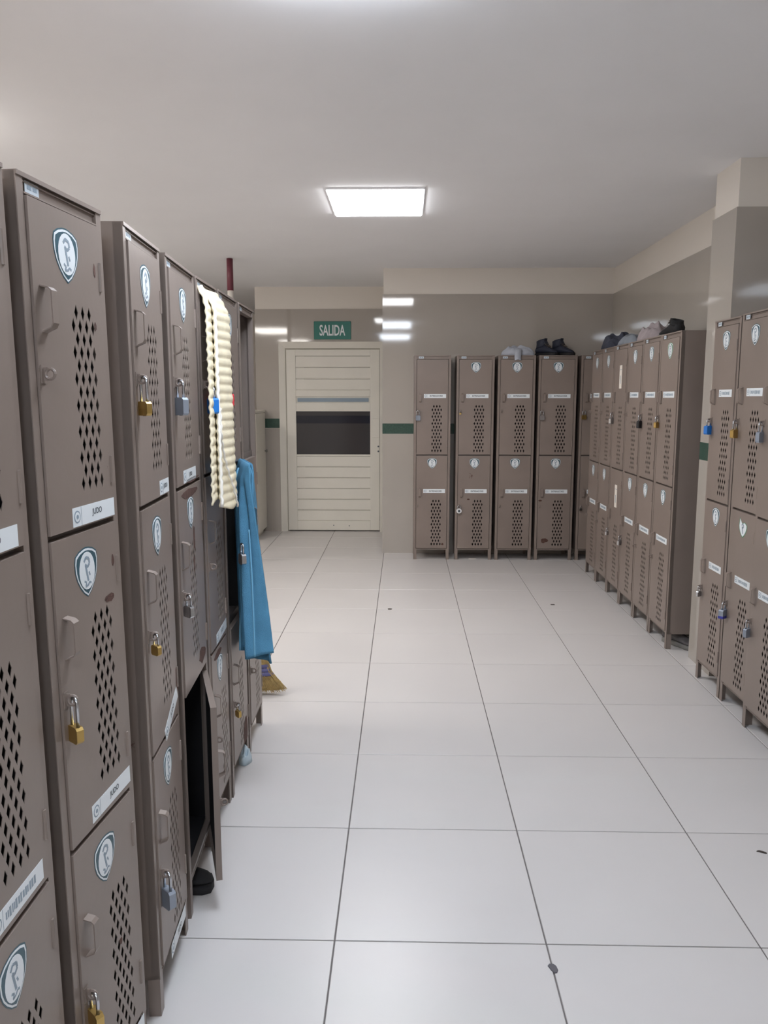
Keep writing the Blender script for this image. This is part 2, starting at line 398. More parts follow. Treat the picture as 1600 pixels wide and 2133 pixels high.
def label_mesh(text, seed, wid, hei=.037):
    mb = MB(); rnd = random.Random(seed); a, b = wid/2, hei/2
    mb.prism([(-a,-b),(a,-b),(a,b),(-a,b)], -.0004, 0, 0)
    y = -.0008
    # little round emblem at the left end
    ex = -a+.017
    for r0, mi, yy in ((.0125, 2, y), (.0095, 0, y-.0003), (.0045, 2, y-.0006)):
        mb.prism([(ex+r0*math.cos(2*math.pi*k/12), r0*math.sin(2*math.pi*k/12)) for k in range(12)], yy, yy+.0003, mi)
    mb.prism([(ex+.0165,-b),(ex+.0172,-b),(ex+.0172,b),(ex+.0165,b)], y, y+.0003, 2)
    if text:
        L = {'JUDO': .042, 'ENTRENADORES': .118}.get(text, .09)
        if L > wid-.05: L = wid-.05
        add_text(mb, text, .012 if text != 'JUDO' else .010, 0, y, L, .0155, 1)
    else:
        # worn lettering that cannot be read any more
        x = ex+.026
        end = a-.03
        while x < end:
            wd = rnd.uniform(.003, .006); h = rnd.uniform(.006, .009)
            mb.prism([(x,-h),(x+wd,-h),(x+wd,h),(x,h)], y, y+.0003, 2)
            x += wd+rnd.uniform(.0015, .004)
    return mb.data('name_label', ['sticker_white', 'ink', 'sticker_ink'])
def handle_mesh():
    mb = MB()
    mb.strip([(-.004,.040),(-.020,.036),(-.026,.030),(-.026,-.026),(-.022,-.034),(-.004,-.042)], -.010, .010, .0022)
    return mb.data('handle', ['paint'])
def hasp_mesh():
    mb = MB()
    mb.box(-.0015, .0015, -.014, -.004, -.012, .012)
    ring = [(0, -.018+.009*math.cos(a), .009*math.sin(a)) for a in [2*math.pi*k/14 for k in range(15)]]
    mb.tube(ring, .003, 6)
    mb.box(-.008, .008, -.0062, -.004, -.016, .016)
    return mb.data('hasp', ['paint'])
def hinge_mesh():
    return MB().tube([(0,-.004,-.028),(0,-.004,.028)], .0042, 8).data('hinge', ['paint'])
def rust_mesh(seed, wd, hh):
    rnd = random.Random(seed); n = 11
    return MB().prism([(wd/2*rnd.uniform(.6,1)*math.cos(2*math.pi*k/n), hh/2*rnd.uniform(.6,1)*math.sin(2*math.pi*k/n)) for k in range(n)], -.0004, 0).data('rust_patch', ['rust'])

LOCKERS = {}
def locker(key, label, kind, loc, rotz, wd, depth, top, lean=0.0, doors=(), tagged=True, group=None, leg=.10, inside_dark=False):
    """origin: front left corner on the floor; x right along the front, y into the body"""
    a = -math.atan2(lean, top)
    t = thing('locker', label, 'locker', loc, (a, 0, rotz), group)
    jw, hd, br = .021, .032, .018
    z0 = leg
    def body():
        mb = MB(); th = .002
        mb.box(0, th, .002, depth, z0, top); mb.box(wd-th, wd, .002, depth, z0, top)
        mb.box(th, wd-th, depth-th, depth, z0, top); mb.box(th, wd-th, .002, depth-th, top-.012, top-.010)
        mb.box(th, wd-th, .002, depth-th, z0, z0+th)
        return mb.data('body', ['paint'])
    obj('body', cached(('body', wd, depth, top, z0), body), t)
    if kind == 3: zs = [(1.279, top-hd), (.671, 1.272), (z0+br, .664)]
    else: zs = [(.997, top-hd), (z0+.012, .991)]
    def frame():
        mb = MB()
        mb.box(0, jw, 0, .022, z0, top); mb.box(wd-jw, wd, 0, .022, z0, top)
        mb.box(jw, wd-jw, .006, .022, top-hd, top); mb.box(jw, wd-jw, -.001, .006, top-hd, top-hd+.003); mb.box(jw, wd-jw, 0.004, .022, z0, zs[-1][0]-.003)
        mb.box(0, wd, .0, depth, top, top+.0015)
        mb.box(0, wd, -.0022, 0, top-.006, top+.0015)
        return mb.data('front_frame', ['paint'])
    obj('front_frame', cached(('frame', wd, depth, top, kind, z0), frame), t)
    def shelf(): return MB().box(.002, wd-.002, .018, depth-.004, -.001, .001).box(jw, wd-jw, .016, .0175, -.02, .02).data('shelf', ['inside'])
    for (a0, a1), (b0, b1) in zip(zs[:-1], zs[1:]): obj('shelf', cached(('shelf', wd, depth), shelf), t, (0, 0, (a0+b1)/2))
    def lining():  # added liner, coloured dark in place of the shade inside the body
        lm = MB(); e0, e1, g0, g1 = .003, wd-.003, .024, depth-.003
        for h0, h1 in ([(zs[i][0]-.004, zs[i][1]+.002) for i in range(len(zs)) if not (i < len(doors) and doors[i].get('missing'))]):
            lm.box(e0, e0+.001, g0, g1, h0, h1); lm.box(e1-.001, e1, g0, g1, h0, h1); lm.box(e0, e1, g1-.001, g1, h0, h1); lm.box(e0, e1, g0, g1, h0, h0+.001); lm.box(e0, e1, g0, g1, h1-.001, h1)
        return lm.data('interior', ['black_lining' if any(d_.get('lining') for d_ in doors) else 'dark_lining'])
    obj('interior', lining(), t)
    def legm(sx, sy):
        mb = MB(); s = .03; th = .003
        mb.box(min(0,sx*s), max(0,sx*s), min(0,sy*th), max(0,sy*th), 0, z0+.01); mb.box(min(0,sx*th), max(0,sx*th), min(0,sy*s), max(0,sy*s), 0, z0+.01)
        return mb.data('leg', ['paint'])
    # thin feet: every leg a mesh of its own
    for sx, sy in ((1,1),(-1,1),(1,-1),(-1,-1)):
        lo = obj('leg', cached(('leg', sx, sy, z0), lambda: legm(sx, sy)), t, (0 if sx > 0 else wd, .001 if sy > 0 else depth, -.0005))
    if tagged:
        def tagm():
            mb = MB(); mb.box(0, .045, -.0006, 0, 0, .019, 0); mb.box(.007,.02,-.001,-.0006,.006,.013,1); mb.box(.026,.038,-.001,-.0006,.006,.013,1)
            return mb.data('number_tag', ['tape', 'sticker_ink'])
        obj('number_tag', cached('tag', tagm), t, (jw+.012 if kind == 3 else .042, -.0002 if kind == 2 else .004, top-.027))
    hw = wd-2*jw-.007
    for i, (za, zb) in enumerate(zs):
        sp = doors[i] if i < len(doors) else {}
        if sp.get('missing'): continue
        dh = zb-za-.005
        dm = cached(('door', round(hw, 4), round(dh, 4), kind), lambda: door_sheet(hw, dh, kind))
        d = obj('door', dm, t, (wd-jw-.0035, 0, za+.0025+sp.get('dz', 0)), (0, 0, math.radians(sp.get('open', 0))))
        if 'door_label' in sp: d['label'] = sp['door_label']
        if sp.get('lining'):  # added sheet, black for the shade on the door's inner face
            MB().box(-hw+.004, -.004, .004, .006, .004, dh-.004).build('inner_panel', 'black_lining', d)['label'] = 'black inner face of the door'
        def L(x, z): return (-hw+x, -.0042, dh-z)
        if kind == 3: hx, hz, sx_, ez, lz, lx, lw = .030, .185, .30, .080, .568, .172, .178
        else:         hx, hz, sx_, ez, lz, lx, lw = .032, .350, .472, .072, .333, .168, .205
        obj('handle', cached('handle', handle_mesh), d, (-hw+hx, 0, dh-hz))
        obj('hasp', cached('hasp', hasp_mesh), d, (-hw+.012, 0, dh-sx_))
        for z in ((.10, dh-.10)): obj('hinge', cached('hinge', hinge_mesh), d, (-.003, 0, z))
        s = sp.get('shield', 'teal')
        if s: 
            so = obj('shield_sticker', cached(('shield', s), lambda: shield_mesh('sticker_green' if s in ('green', 'peeled') else 'sticker_teal', s == 'peeled')), d, L(hw/2+(-.006 if kind == 3 else .003), ez))
            if s == 'green': so['label'] = 'white shield sticker with pale green border'
            if s == 'peeled': so['label'] = 'torn remains of a shield sticker'
        tx = sp.get('text', '')
        if tx is not None:
            lw_ = sp.get('lw', lw); 
            sd = sp.get('seed', 0)
            lo = obj('name_label', cached(('label', tx, sd, lw_), lambda: label_mesh(tx, sd, lw_)), d, L(sp.get('lx', lx), lz), (0, math.radians(sp.get('lrot', 0)), 0))
        if sp.get('strip'):
            def stripm():
                mb = MB(); mb.box(-.032,.032,-.0006,0,-.085,.085,0); mb.box(-.026,.026,-.0009,-.0006,.052,.055,1); mb.box(-.006,.006,-.0009,-.0006,-.05,.01,1)
                return mb.data('paper_strip', ['paper', 'sticker_ink'])
            obj('paper_strip', cached('strip', stripm), d, L(hw/2+.01, .20))['label'] = 'upright strip of white paper'
        for (rx, rz, rw, rh, sd) in sp.get('rust', ()):
            obj('rust_patch', cached(('rust', sd, rw, rh), lambda: rust_mesh(sd, rw, rh)), d, L(rx, rz))
    LOCKERS[key] = (t, wd, hw, jw, zs, kind)
    return t

def door_point(key, tier, dy=-.02, dx=0.0, dz=0.0):
    """world position of the hasp ring of a closed door"""
    t, wd, hw, jw, zs, kind = LOCKERS[key]
    za, zb = zs[tier]; dh = zb-za-.005
    sx_ = .30 if kind == 3 else .472
    p = Vector((jw+.0035+.012+dx, dy, za+.0025+dh-sx_+dz))
    M = Matrix.LocRotScale(t.location, t.rotation_euler, None)
    return M @ p
R90 = math.pi/2
PADGROUP = 'padlocks on locker doors'
def padlock(key, tier, label, style, turn, size=1.0, dx=0, dz=0, dy=-.020):
    p = door_point(key, tier, dy, dx, dz)
    rz = LOCKERS[key][0].rotation_euler.z + math.radians(turn)
    t = thing('padlock', label, 'padlock', p, (0, 0, rz), PADGROUP)
    bodymat, shmat, bw, bh, bt, sh = {'brass': ('brass','steel',.036,.032,.014,.030), 'brass_long': ('brass','steel',.036,.032,.014,.050), 'steel': ('steel','steel',.036,.036,.015,.030),
        'grey': ('steel_dull','steel',.038,.042,.016,.036), 'blue': ('plastic_blue','steel',.040,.042,.020,.026), 'red': ('plastic_red','steel',.038,.042,.018,.026), 'black': ('plastic_black','steel',.036,.040,.016,.030),
        'white': ('plastic_white','steel',.046,.044,.020,.024), 'navy_cap': ('steel_dull','steel',.042,.036,.020,.028)}[style]
    bw, bh, bt, sh = bw*size, bh*size, bt*size, sh*size
    if style == 'white':
        mb = MB(); n = 20
        mb.prism([(bw/2*math.cos(2*math.pi*k/n), -sh-bh*.45+bh/2*math.sin(2*math.pi*k/n)) for k in range(n)], -bt/2, bt/2)
        mb.build('padlock_body', bodymat, t)
        MB().prism([(.011*size*math.cos(2*math.pi*k/n), -sh-bh*.45+.011*size*math.sin(2*math.pi*k/n)) for k in range(n)], -bt/2-.002, -bt/2).build('dial', 'ink', t)
    else:
        c = .005*size
        pts = [(-bw/2+c,-sh-bh),(bw/2-c,-sh-bh),(bw/2,-sh-bh+c),(bw/2,-sh-c),(bw/2-c,-sh),(-bw/2+c,-sh),(-bw/2,-sh-c),(-bw/2,-sh-bh+c)]
        MB().prism(pts, -bt/2, bt/2).build('padlock_body', bodymat, t)
        if style == 'navy_cap':
            MB().box(-bw/2-.001, bw/2+.001, -bt/2-.001, bt/2+.001, -sh-bh-.001, -sh-bh*.72).build('bumper', 'plastic_cobalt', t)
        else:
            MB().tube([(0,0,-sh-bh-.0008),(0,0,-sh-bh+.003)], .0045*size, 8).build('keyway', 'ink', t)
    r = bw*.30; path = [(-r,0,-sh-.004)] + [(r*math.cos(a), 0, -r+.004+r*math.sin(a)) for a in [math.pi-math.pi*k/8 for k in range(9)]] + [(r,0,-sh-.004)]
    MB().tube(path, .0034*size, 8).build('shackle', shmat, t, smooth=True)

# left row: three doors each, facing the aisle, standing a little out of line
def left(key, label, y0, y1, x0, x1, lean, doors, **k):
    wd = round(math.hypot(y1-y0, x1-x0), 3)
    rot = R90 - math.atan2(x1-x0, y1-y0)
    locker(key, label, 3, (x0+lean, y0, 0), rot, wd, .42, 1.905, lean, doors, **k)
J = 'JUDO'
left('f1', 'taupe three-door steel locker cut off by the left picture edge', 1.018, 1.350, -.655, -.655, .020,
     [dict(text=J), dict(text='', seed=4), dict(text=J)])
left('f2', 'nearest fully visible taupe steel locker on the left with two brass padlocks', 1.380, 1.688, -.648, -.622, .022,
     [dict(text=J, rust=[(.235,.09,.010,.03,3),(.225,.20,.012,.02,4)]), dict(text=J, lrot=-1, rust=[(.215,.155,.05,.02,5),(.24,.08,.012,.03,6)]), dict(text=J, rust=[(.17,.30,.02,.02,8)])])
left('f3', 'taupe steel locker with dark exposed side and a dangling torn label', 1.785, 2.116, -.609, -.631, .012,
     [dict(text=J, lw=.10, lx=.235), dict(text=J, lrot=-24, lw=.16, lx=.20, rust=[(.28,.5,.03,.09,9)]), dict(text=J, lrot=0, shield='teal')])
left('f4', 'taupe steel locker with its bottom door hanging open on a dark interior', 2.162, 2.546, -.630, -.654, .008,
     [dict(text=J, rust=[(.20,.585,.26,.016,11)]), dict(text=None, shield='teal', rust=[(.16,.02,.30,.03,12),(.20,.16,.03,.10,13),(.19,.24,.02,.08,14),(.26,.55,.12,.06,15)]), dict(open=14.5, shield=None, text=None, dz=-.022, lining=True, door_label='bottom door swung open into the aisle')])
left('f5', 'taupe steel locker behind the cream towel', 2.566, 2.872, -.652, -.660, .006,
     [dict(text=None, shield=None), dict(text=J, shield=None, lrot=-4), dict(text=None, rust=[(.1,.02,.16,.03,16)])])
left('f6', 'taupe steel locker with a blue towel over its open middle door', 2.884, 3.240, -.655, -.664, .006,
     [dict(text=None, shield='teal', rust=[(.16,.25,.03,.2,17)]), dict(open=17, text=None, shield=None, door_label='middle door standing ajar'), dict(text=None, shield=None, rust=[(.25,.5,.12,.14,18)])])
left('f7', 'last taupe steel locker of the left row with its top door missing', 3.270, 3.598, -.662, -.666, .004,
     [dict(missing=True), dict(text=None, shield='teal'), dict(text=None, shield=None)])

# back row: two doors each, facing the viewer
E_ = 'ENTRENADORES'
def back(key, label, x0, x1, doors):
    locker(key, label, 2, (x0, 7.492, 0), 0, round(x1-x0, 3), .30, 1.908, 0, doors, leg=.095)
back('b1', 'two-door taupe locker at the left end of the back row without upper shield', .096, .434, [dict(text=E_, shield=None), dict(text=E_, rust=[(.25,.84,.03,.025,21)])])
back('b2', 'second two-door locker of the back row with a round white padlock below', .487, .834, [dict(text=E_), dict(text=E_, rust=[(.10,.41,.03,.02,22)])])
back('b3', 'two-door taupe locker under the grey cloth in the back row', .866, 1.210, [dict(text=E_), dict(text=E_)])
back('b4', 'two-door taupe locker under the dark boots with a rust patch near the bottom', 1.240, 1.590, [dict(text=E_), dict(text=E_, rust=[(.065,.80,.085,.06,23),(.02,.42,.04,.018,24)])])
back('b5', 'two-door locker in the back corner mostly hidden by the right row', 1.626, 1.966, [dict(text=E_), dict(text=E_)])

# right rows, facing the aisle from the right
def right(key, label, yfar, ynear, x, top, doors):
    locker(key, label, 2, (x, yfar, 0), -R90, round(yfar-ynear, 3), XW-.005-x, top, 0, doors, leg=.095)
rs = [6.985-k*.368 for k in range(7)]
rl = ['farthest locker of the right row beside the back corner', 'second farthest two-door locker of the right row below the dark jacket', 'right row locker with an upright paper strip on each door',
      'third nearest two-door locker of the right row below the mauve shirt', 'second nearest two-door locker of the right row with black and silver padlock', 'nearest locker of the right row showing its dark bare side']
rd = [[dict(seed=1), dict(seed=2)], [dict(seed=3), dict(seed=4)], [dict(shield=None, text=None, strip=True), dict(shield=None, text=None, strip=True)], [dict(seed=5), dict(seed=6)], [dict(seed=7, shield='teal'), dict(seed=8)], [dict(seed=9, shield='green'), dict(seed=10)]]
for k in range(6): right('r%d' % k, rl[k], rs[k], rs[k]-.362, 1.612, 1.914, rd[k])
right('n1', 'locker beside the cream pillar with a blue padlock', 4.300, 3.972, 1.62, 1.918, [dict(seed=11, lw=.16), dict(seed=12, lw=.16)])
right('n2', 'right locker with a brass padlock above and half torn shield below', 3.962, 3.640, 1.62, 1.922, [dict(seed=13, lw=.17), dict(seed=14, lw=.17, shield='peeled')])
right('n3', 'taupe two-door locker cut off by the right picture edge', 3.636, 3.300, 1.60, 1.924, [dict(seed=15), dict(seed=16)])

for a in (
 ('f2', 1, 'brass padlock with long shackle on the middle door of the nearest left locker', 'brass_long', 55, 1.0),
 ('f2', 2, 'yellow brass padlock on the lowest door at the bottom left', 'brass', 55, 1.15),
 ('f3', 0, 'brass padlock on the upper door of the locker with dark exposed side', 'brass_long', 50, 1.0),
 ('f3', 1, 'small brass padlock on the middle door of the locker with dark exposed side', 'brass', 50, .75),
 ('f3', 2, 'bluish grey padlock on the lowest door left of the open locker', 'grey', 45, 1.15),
 ('f4', 0, 'grey padlock on the upper door left of the cream towel', 'grey', 50, 1.15),
 ('f4', 1, 'small silver padlock above the open bottom door', 'steel', 50, .9),
 ('f5', 0, 'bright blue padlock beside the cream towel', 'blue', 30, 1.2, -.012, -.012, -.036),
 ('f6', 0, 'red padlock right of the cream towel', 'red', 40, 1.1),
 ('f6', 1, 'silver padlock in front of the blue towel', 'steel', 30, 1.1, -.075, .03, -.066),
 ('f6', 2, 'small brass padlock low on the locker under the blue towel', 'brass', 40, .8),
 ('b1', 0, 'dark bluish padlock on the leftmost back locker', 'grey', 10, 1.1),
 ('b2', 0, 'tiny pale brass padlock on the upper door of the second back locker', 'brass', 0, .5),
 ('b4', 0, 'shiny silver padlock below the dark boots', 'steel', 5, 1.25),
 ('b5', 0, 'brass padlock on the corner locker', 'brass', 10, 1.2),
 ('b2', 1, 'round white padlock on a lower back door', 'white', 5, 1.05),
 ('b5', 1, 'tiny silver padlock on the lower door of the corner locker', 'steel', 5, .6),
 ('r2', 0, 'silver padlock under the upper paper strip', 'steel', -50, 1.2),
 ('r4', 0, 'black and silver padlock on the second nearest right row locker', 'black', -50, 1.2),
 ('r5', 0, 'brass padlock on the nearest locker of the right row', 'brass', -50, 1.1),
 ('r2', 1, 'silver padlock on the lower door with the paper strip', 'steel', -50, .8),
 ('r3', 1, 'silver padlock on the lower door nearer than the paper strip', 'steel', -50, 1.0),
 ('n1', 0, 'blue padlock beside the cream pillar', 'blue', -60, 1.1),
 ('n2', 0, 'brass padlock on the upper door near the right edge', 'brass', -55, 1.3),
 ('n3', 0, 'silver padlock at the right picture edge on an upper door', 'grey', -55, 1.1),
 ('n1', 1, 'small silver padlock on the lower door beside the cream pillar', 'steel', -60, .8),
 ('n2', 1, 'silver padlock with dark blue base on a lower right door', 'navy_cap', -50, 1.2),
 ('n3', 1, 'silver padlock low at the right picture edge', 'grey', -55, 1.0)):
    padlock(*a)

# ------------------------------------------------------------------ exit sign
s = thing('exit_sign', 'green SALIDA exit sign above the cream door', 'sign', (-.795, YD-.004, 2.165))
MB().cbox(-.205, .205, -.008, .004, 0, .195, .003).build('sign_board', 'sign_green', s)
mb = MB(); add_text(mb, 'SALIDA', .0, .098, -.0095, .285, .118, 0); mb.build('lettering', 'sign_white', s)

# ------------------------------------------------------------------ pipe
t = thing('ceiling_pipe', 'upright pipe with dark red top beyond the left lockers', 'pipe', (-1.535, 7.24, 0))
MB().tube([(0,0,CEIL-.275),(0,0,CEIL-.002)], .028, 16).build('red_section', 'pipe_red', t, smooth=True)
MB().tube([(0,0,0.002),(0,0,CEIL-.275)], .027, 16).build('beige_section', 'wall_paint', t, smooth=True)

# ------------------------------------------------------------------ low cabinet by the door
t = thing('low_cabinet', 'beige low cabinet standing left of the exit door', 'cabinet', (-2.02, 8.45, 0))
MB().box(0, .44, 0, .58, .05, 1.36).build('body', 'door_paint', t)
MB().box(-.01, .46, -.01, .59, 1.36, 1.385).build('top', 'door_paint', t)
MB().box(.02, .42, .02, .56, 0, .05).build('plinth', 'door_paint', t)
d = MB().cbox(.44, .46, .005, .575, .06, 1.355, .002).build('door', 'door_paint', t)
MB().loft([[(.46+e, .53+r*math.cos(2*math.pi*k/12), .93+r*math.sin(2*math.pi*k/12)) for k in range(12)] for e, r in ((0,.008),(.012,.008),(.016,.016),(.026,.016),(.030,.010))]).build('knob', 'sole_grey', d, smooth=True)

# ------------------------------------------------------------------ towels
def sheet(name, fn, nu, nv, thick, mats, parent, smooth=True):
    """cloth with real thickness: fn(u,v) -> point; u,v in 0..1"""
    P = [[Vector(fn(i/nu, j/nv)) for i in range(nu+1)] for j in range(nv+1)]
    V = []; F = []
    def idx(j, i, s_): return s_*(nu+1)*(nv+1)+j*(nu+1)+i
    N = []
    for j in range(nv+1):
        row = []
        for i in range(nu+1):
            du = P[j][min(nu,i+1)]-P[j][max(0,i-1)]; dv = P[min(nv,j+1)][i]-P[max(0,j-1)][i]
            n = du.cross(dv)
            row.append(n.normalized() if n.length > 1e-9 else Vector((1,0,0)))
        N.append(row)
    for s_ in (0, 1):
        for j in range(nv+1):
            for i in range(nu+1): V.append(tuple(P[j][i]+N[j][i]*thick*(.5 if s_ else -.5)))
    for j in range(nv):
        for i in range(nu):
            F.append((idx(j,i,0),idx(j,i+1,0),idx(j+1,i+1,0),idx(j+1,i,0))); F.append((idx(j,i,1),idx(j+1,i,1),idx(j+1,i+1,1),idx(j,i+1,1)))
    for j in range(nv):
        for i in (0, nu): F.append((idx(j,i,0),idx(j+1,i,0),idx(j+1,i,1),idx(j,i,1)))
    for i in range(nu):
        for j in (0, nv): F.append((idx(j,i,0),idx(j,i+1,0),idx(j,i+1,1),idx(j,i,1)))
    mb = MB(); mb.quad_add(V, F, 0)
    return mb.build(name, mats, parent, smooth)
def sm(a, b, x):
    x = max(0, min(1, (x-a)/(b-a))); return x*x*(3-2*x)

ty = thing('cream_towel', 'cream ribbed towel hanging over the top of a left locker door', 'towel', (-.60, 2.70, 1.17))
O = Vector((-.60, 2.70, 1.17))
def ribs(z, ph=0): 
    return .0045*abs(math.sin(math.pi*(z+ph)/.030))
def cream(ya, yb, out, ztop, zbot, ya2, yb2, ph):
    def fn(u, v):
        z = ztop+(zbot-ztop)*v + .012*math.sin(u*5+ph)*v
        y = (ya+(yb-ya)*u)*(1-v) + (ya2+(yb2-ya2)*u)*v
        x = -.648 + out*sm(0, .12, v) + (.030*v) + .006*math.sin(u*7+ph+2*v) + ribs(z, ph*.01)
        if v < .04: x -= .012*(1-v/.04)
        return Vector((x, y, z)) - O
    return fn
sheet('under_layer', cream(2.585, 2.85, .014, 1.878, 1.19, 2.47, 2.80, .3), 16, 130, .006, 'towel_cream', ty)
sheet('upper_layer', cream(2.62, 2.86, .026, 1.884, 1.165, 2.56, 2.82, 1.9), 18, 130, .006, 'towel_cream', ty)
fn = cream(2.62, 2.86, .031, 1.884, 1.165, 2.56, 2.82, 1.9)
MB().tube([fn(.0, k/60) for k in range(61)], .0055, 8).build('trim', 'towel_trim', ty, smooth=True)
MB().tube([fn(.0+.9*max(0,(k/40-.25)), .55+.45*k/40) + Vector((.006,0,0)) for k in range(41)], .0035, 8).build('trim', 'towel_trim', ty, smooth=True)

# blue towel: laid over the top edge of the open middle door of locker f6
t6, wd6, hw6, jw6, zs6, _k = LOCKERS['f6']
M6 = Matrix.LocRotScale(t6.location, t6.rotation_euler, None) @ Matrix.Translation((wd6-jw6-.0035, 0, 0)) @ Matrix.Rotation(math.radians(17), 4, 'Z')
tb = thing('blue_towel', 'blue terry towel hanging over an open left locker door', 'towel', (-.57, 3.02, .55))
OB = Vector((-.57, 3.02, .55))
zt = zs6[1][1]+.004
def blue(side, xa, xb, xa2, xb2, zb, off, ph):
    def fn(u, v):
        # v 0..0.06 crosses the door edge, then falls
        x = (xa+(xb-xa)*u)*(1-v) + (xa2+(xb2-xa2)*u)*v
        z = zt + (zb-zt)*max(0, v-.03)/.97 + .010*sm(.06, 0, v) + .014*math.sin(9*u+ph)*v*v
        y = side*(.010 + off*sm(.0, .10, v)) + (.011*math.sin(15*u+ph+2.5*v)+.006*math.sin((34+6*v)*u+2*ph+1.2*v))*sm(.02,.3,v)
        if v < .03: y = side*(.010*v/.03+.002)
        if side > 0 and u < .3: y -= (.022+.05*v)*(1-u/.3)**2*sm(.0,.08,v)
        return (M6 @ Vector((x, y, z))) - OB
    return fn
e0, e1 = -hw6+.005, -.03
inner = (1, e0-.02, -.05, e0-.10, -.09, .545, .008, .4)
fold_ = (1, e0-.03, e0+.13, e0-.115, e0+.03, .585, .022, 2.2)
sheet('inner_drop', blue(*inner), 64, 60, .007, 'towel_blue', tb)
sheet('folded_edge', blue(*fold_), 48, 60, .007, 'towel_blue', tb)
sheet('outer_drop', blue(-1, e0+.02, e1-.04, e0+.0, e1-.06, .62, .006, 1.1), 20, 50, .007, 'towel_blue', tb)
fn = blue(*fold_); fn2 = blue(*inner)
inw = M6.to_3x3() @ Vector((0, .005, 0))
MB().tube([fn(1, .05+.95*k/40)+inw for k in range(41)], .0045, 8).build('hem', 'towel_blue_hem', tb, smooth=True)
MB().tube([fn(.13, .35+.65*k/40)+inw*1.2 for k in range(41)], .004, 8).build('hem', 'towel_blue_hem', tb, smooth=True)
MB().tube([fn2(1, .05+.95*k/40)+inw for k in range(41)], .0045, 8).build('hem', 'towel_blue_hem', tb, smooth=True)

# ------------------------------------------------------------------ broom behind the last left locker
t = thing('straw_broom', 'straw broom with purple binding standing at the end of the left lockers', 'broom', (-.80, 3.97, 0))
rnd = random.Random(5)
def bw_(z):   # half width of the bundle
    return .205*(1-sm(0,.16,z)) + .105*sm(0,.16,z) if z < .16 else .105-.075*sm(.16,.40,z)
def bt_(z): return .034-.014*sm(.05,.35,z)
rings = []
for z in (.03,.07,.11,.15,.19,.24,.30,.36,.41):
    a, b = bw_(z)*.96, bt_(z)*.9
    rings.append([(a*math.cos(2*math.pi*k/20), b*math.sin(2*math.pi*k/20), z) for k in range(20)])
MB().loft(rings).build('straw_core', 'straw', t, smooth=True)
mb = MB()
for k in range(420):
    a = rnd.uniform(-1, 1); b = rnd.choice((-1, 1))*rnd.uniform(.2, 1)*math.sqrt(max(0, 1-a*a)); zt_ = rnd.uniform(.12, .40); zb_ = rnd.uniform(.002, .02)+.015*abs(a)
    pts = []
    for q in range(5):
        z = zt_+(zb_-zt_)*q/4
        pts.append((a*bw_(z)*1.02+rnd.uniform(-.002,.002), b*bt_(z)*1.06+rnd.uniform(-.003,.003), z))
    mb.tube(pts, [.0016,.0016,.0015,.0012,.0007], 4)
br = mb.build('bristles', 'straw', t); br['kind'] = 'stuff'
for z in (.115, .135, .155):
    MB().loft([[((bw_(z+dz)+e)*math.cos(2*math.pi*k/24), (bt_(z+dz)+e)*math.sin(2*math.pi*k/24), z+dz) for k in range(24)] for dz, e in ((-.010,.002),(-.004,.0055),(.004,.0055),(.010,.002))]).build('binding', 'broom_thread', t, smooth=True)
MB().tube([(0,0,.36),(-.04,.01,.75),(-.10,.02,1.38)], .012, 10).build('broom_handle', 'wood', t, smooth=True)

# ------------------------------------------------------------------ cloths and shoes on top of the lockers
def cloth_lump(name, seed, sx, sy, sz, mats, parent, loc, rotz=0, fold=.35, freq=3.0, n=44):
    rnd = random.Random(seed); o = Vector((rnd.uniform(0,50), rnd.uniform(0,50), rnd.uniform(0,50)))
    mb = MB(); V = []; F = []
    m = 20
    for j in range(m+1):
        r = j/m
        for i in range(n):
            a = 2*math.pi*i/n
            rad = 1+.22*noise.noise(Vector((math.cos(a)*1.4, math.sin(a)*1.4, 0))+o)
            x, y = rad*r*math.cos(a)*sx, rad*r*math.sin(a)*sy
            f = noise.noise(Vector((x*freq/sx, y*freq/sy, .5))+o)
            ridge = 1-abs(noise.noise(Vector((x*freq*.8/sx+3, y*freq*.5/sy, 1.7))+o))*2
            h = sz*(max(0, 1-r**3.2))**.6*(.62+fold*f+.30*ridge)
            V.append((x, y, max(.004*(1-r)+.001, h)))
    for j in range(m):
        for i in range(n): F.append((j*n+i, j*n+(i+1)%n, (j+1)*n+(i+1)%n, (j+1)*n+i))
    F.append(tuple(m*n+i for i in range(n)))
    V = [(x, y, z if k < m*n else 0) for k, (x, y, z) in enumerate(V)]
    mb.quad_add(V, F, 0)
    return mb.build(name, mats, parent, True, loc, (0, 0, rotz))
TB = 1.9097   # top of the back row
TR = 1.9157   # top of the right row
t = thing('grey_cloth', 'crumpled light grey cloth on a back row locker beside the boots', 'cloth', (1.05, 7.57, TB))
cloth_lump('folds', 3, .165, .065, .095, 'cloth_grey', t, (0, 0, .0005), .0, .35, 2.6)
def flap(u, v):
    p = [(.02,.060),(-.03,.055),(-.065,.040),(-.085,.012),(-.088,-.02),(-.087,-.045)]
    k = v*5; i = min(4, int(k)); f = k-i
    y = p[i][0]+(p[i+1][0]-p[i][0])*f; z = p[i][1]+(p[i+1][1]-p[i][1])*f
    return Vector((-.03+.055*u+.006*math.sin(6*v), y-.010*math.sin(math.pi*u), z+.006*math.sin(math.pi*u)))
sheet('sleeve', flap, 8, 24, .012, 'cloth_grey', t)

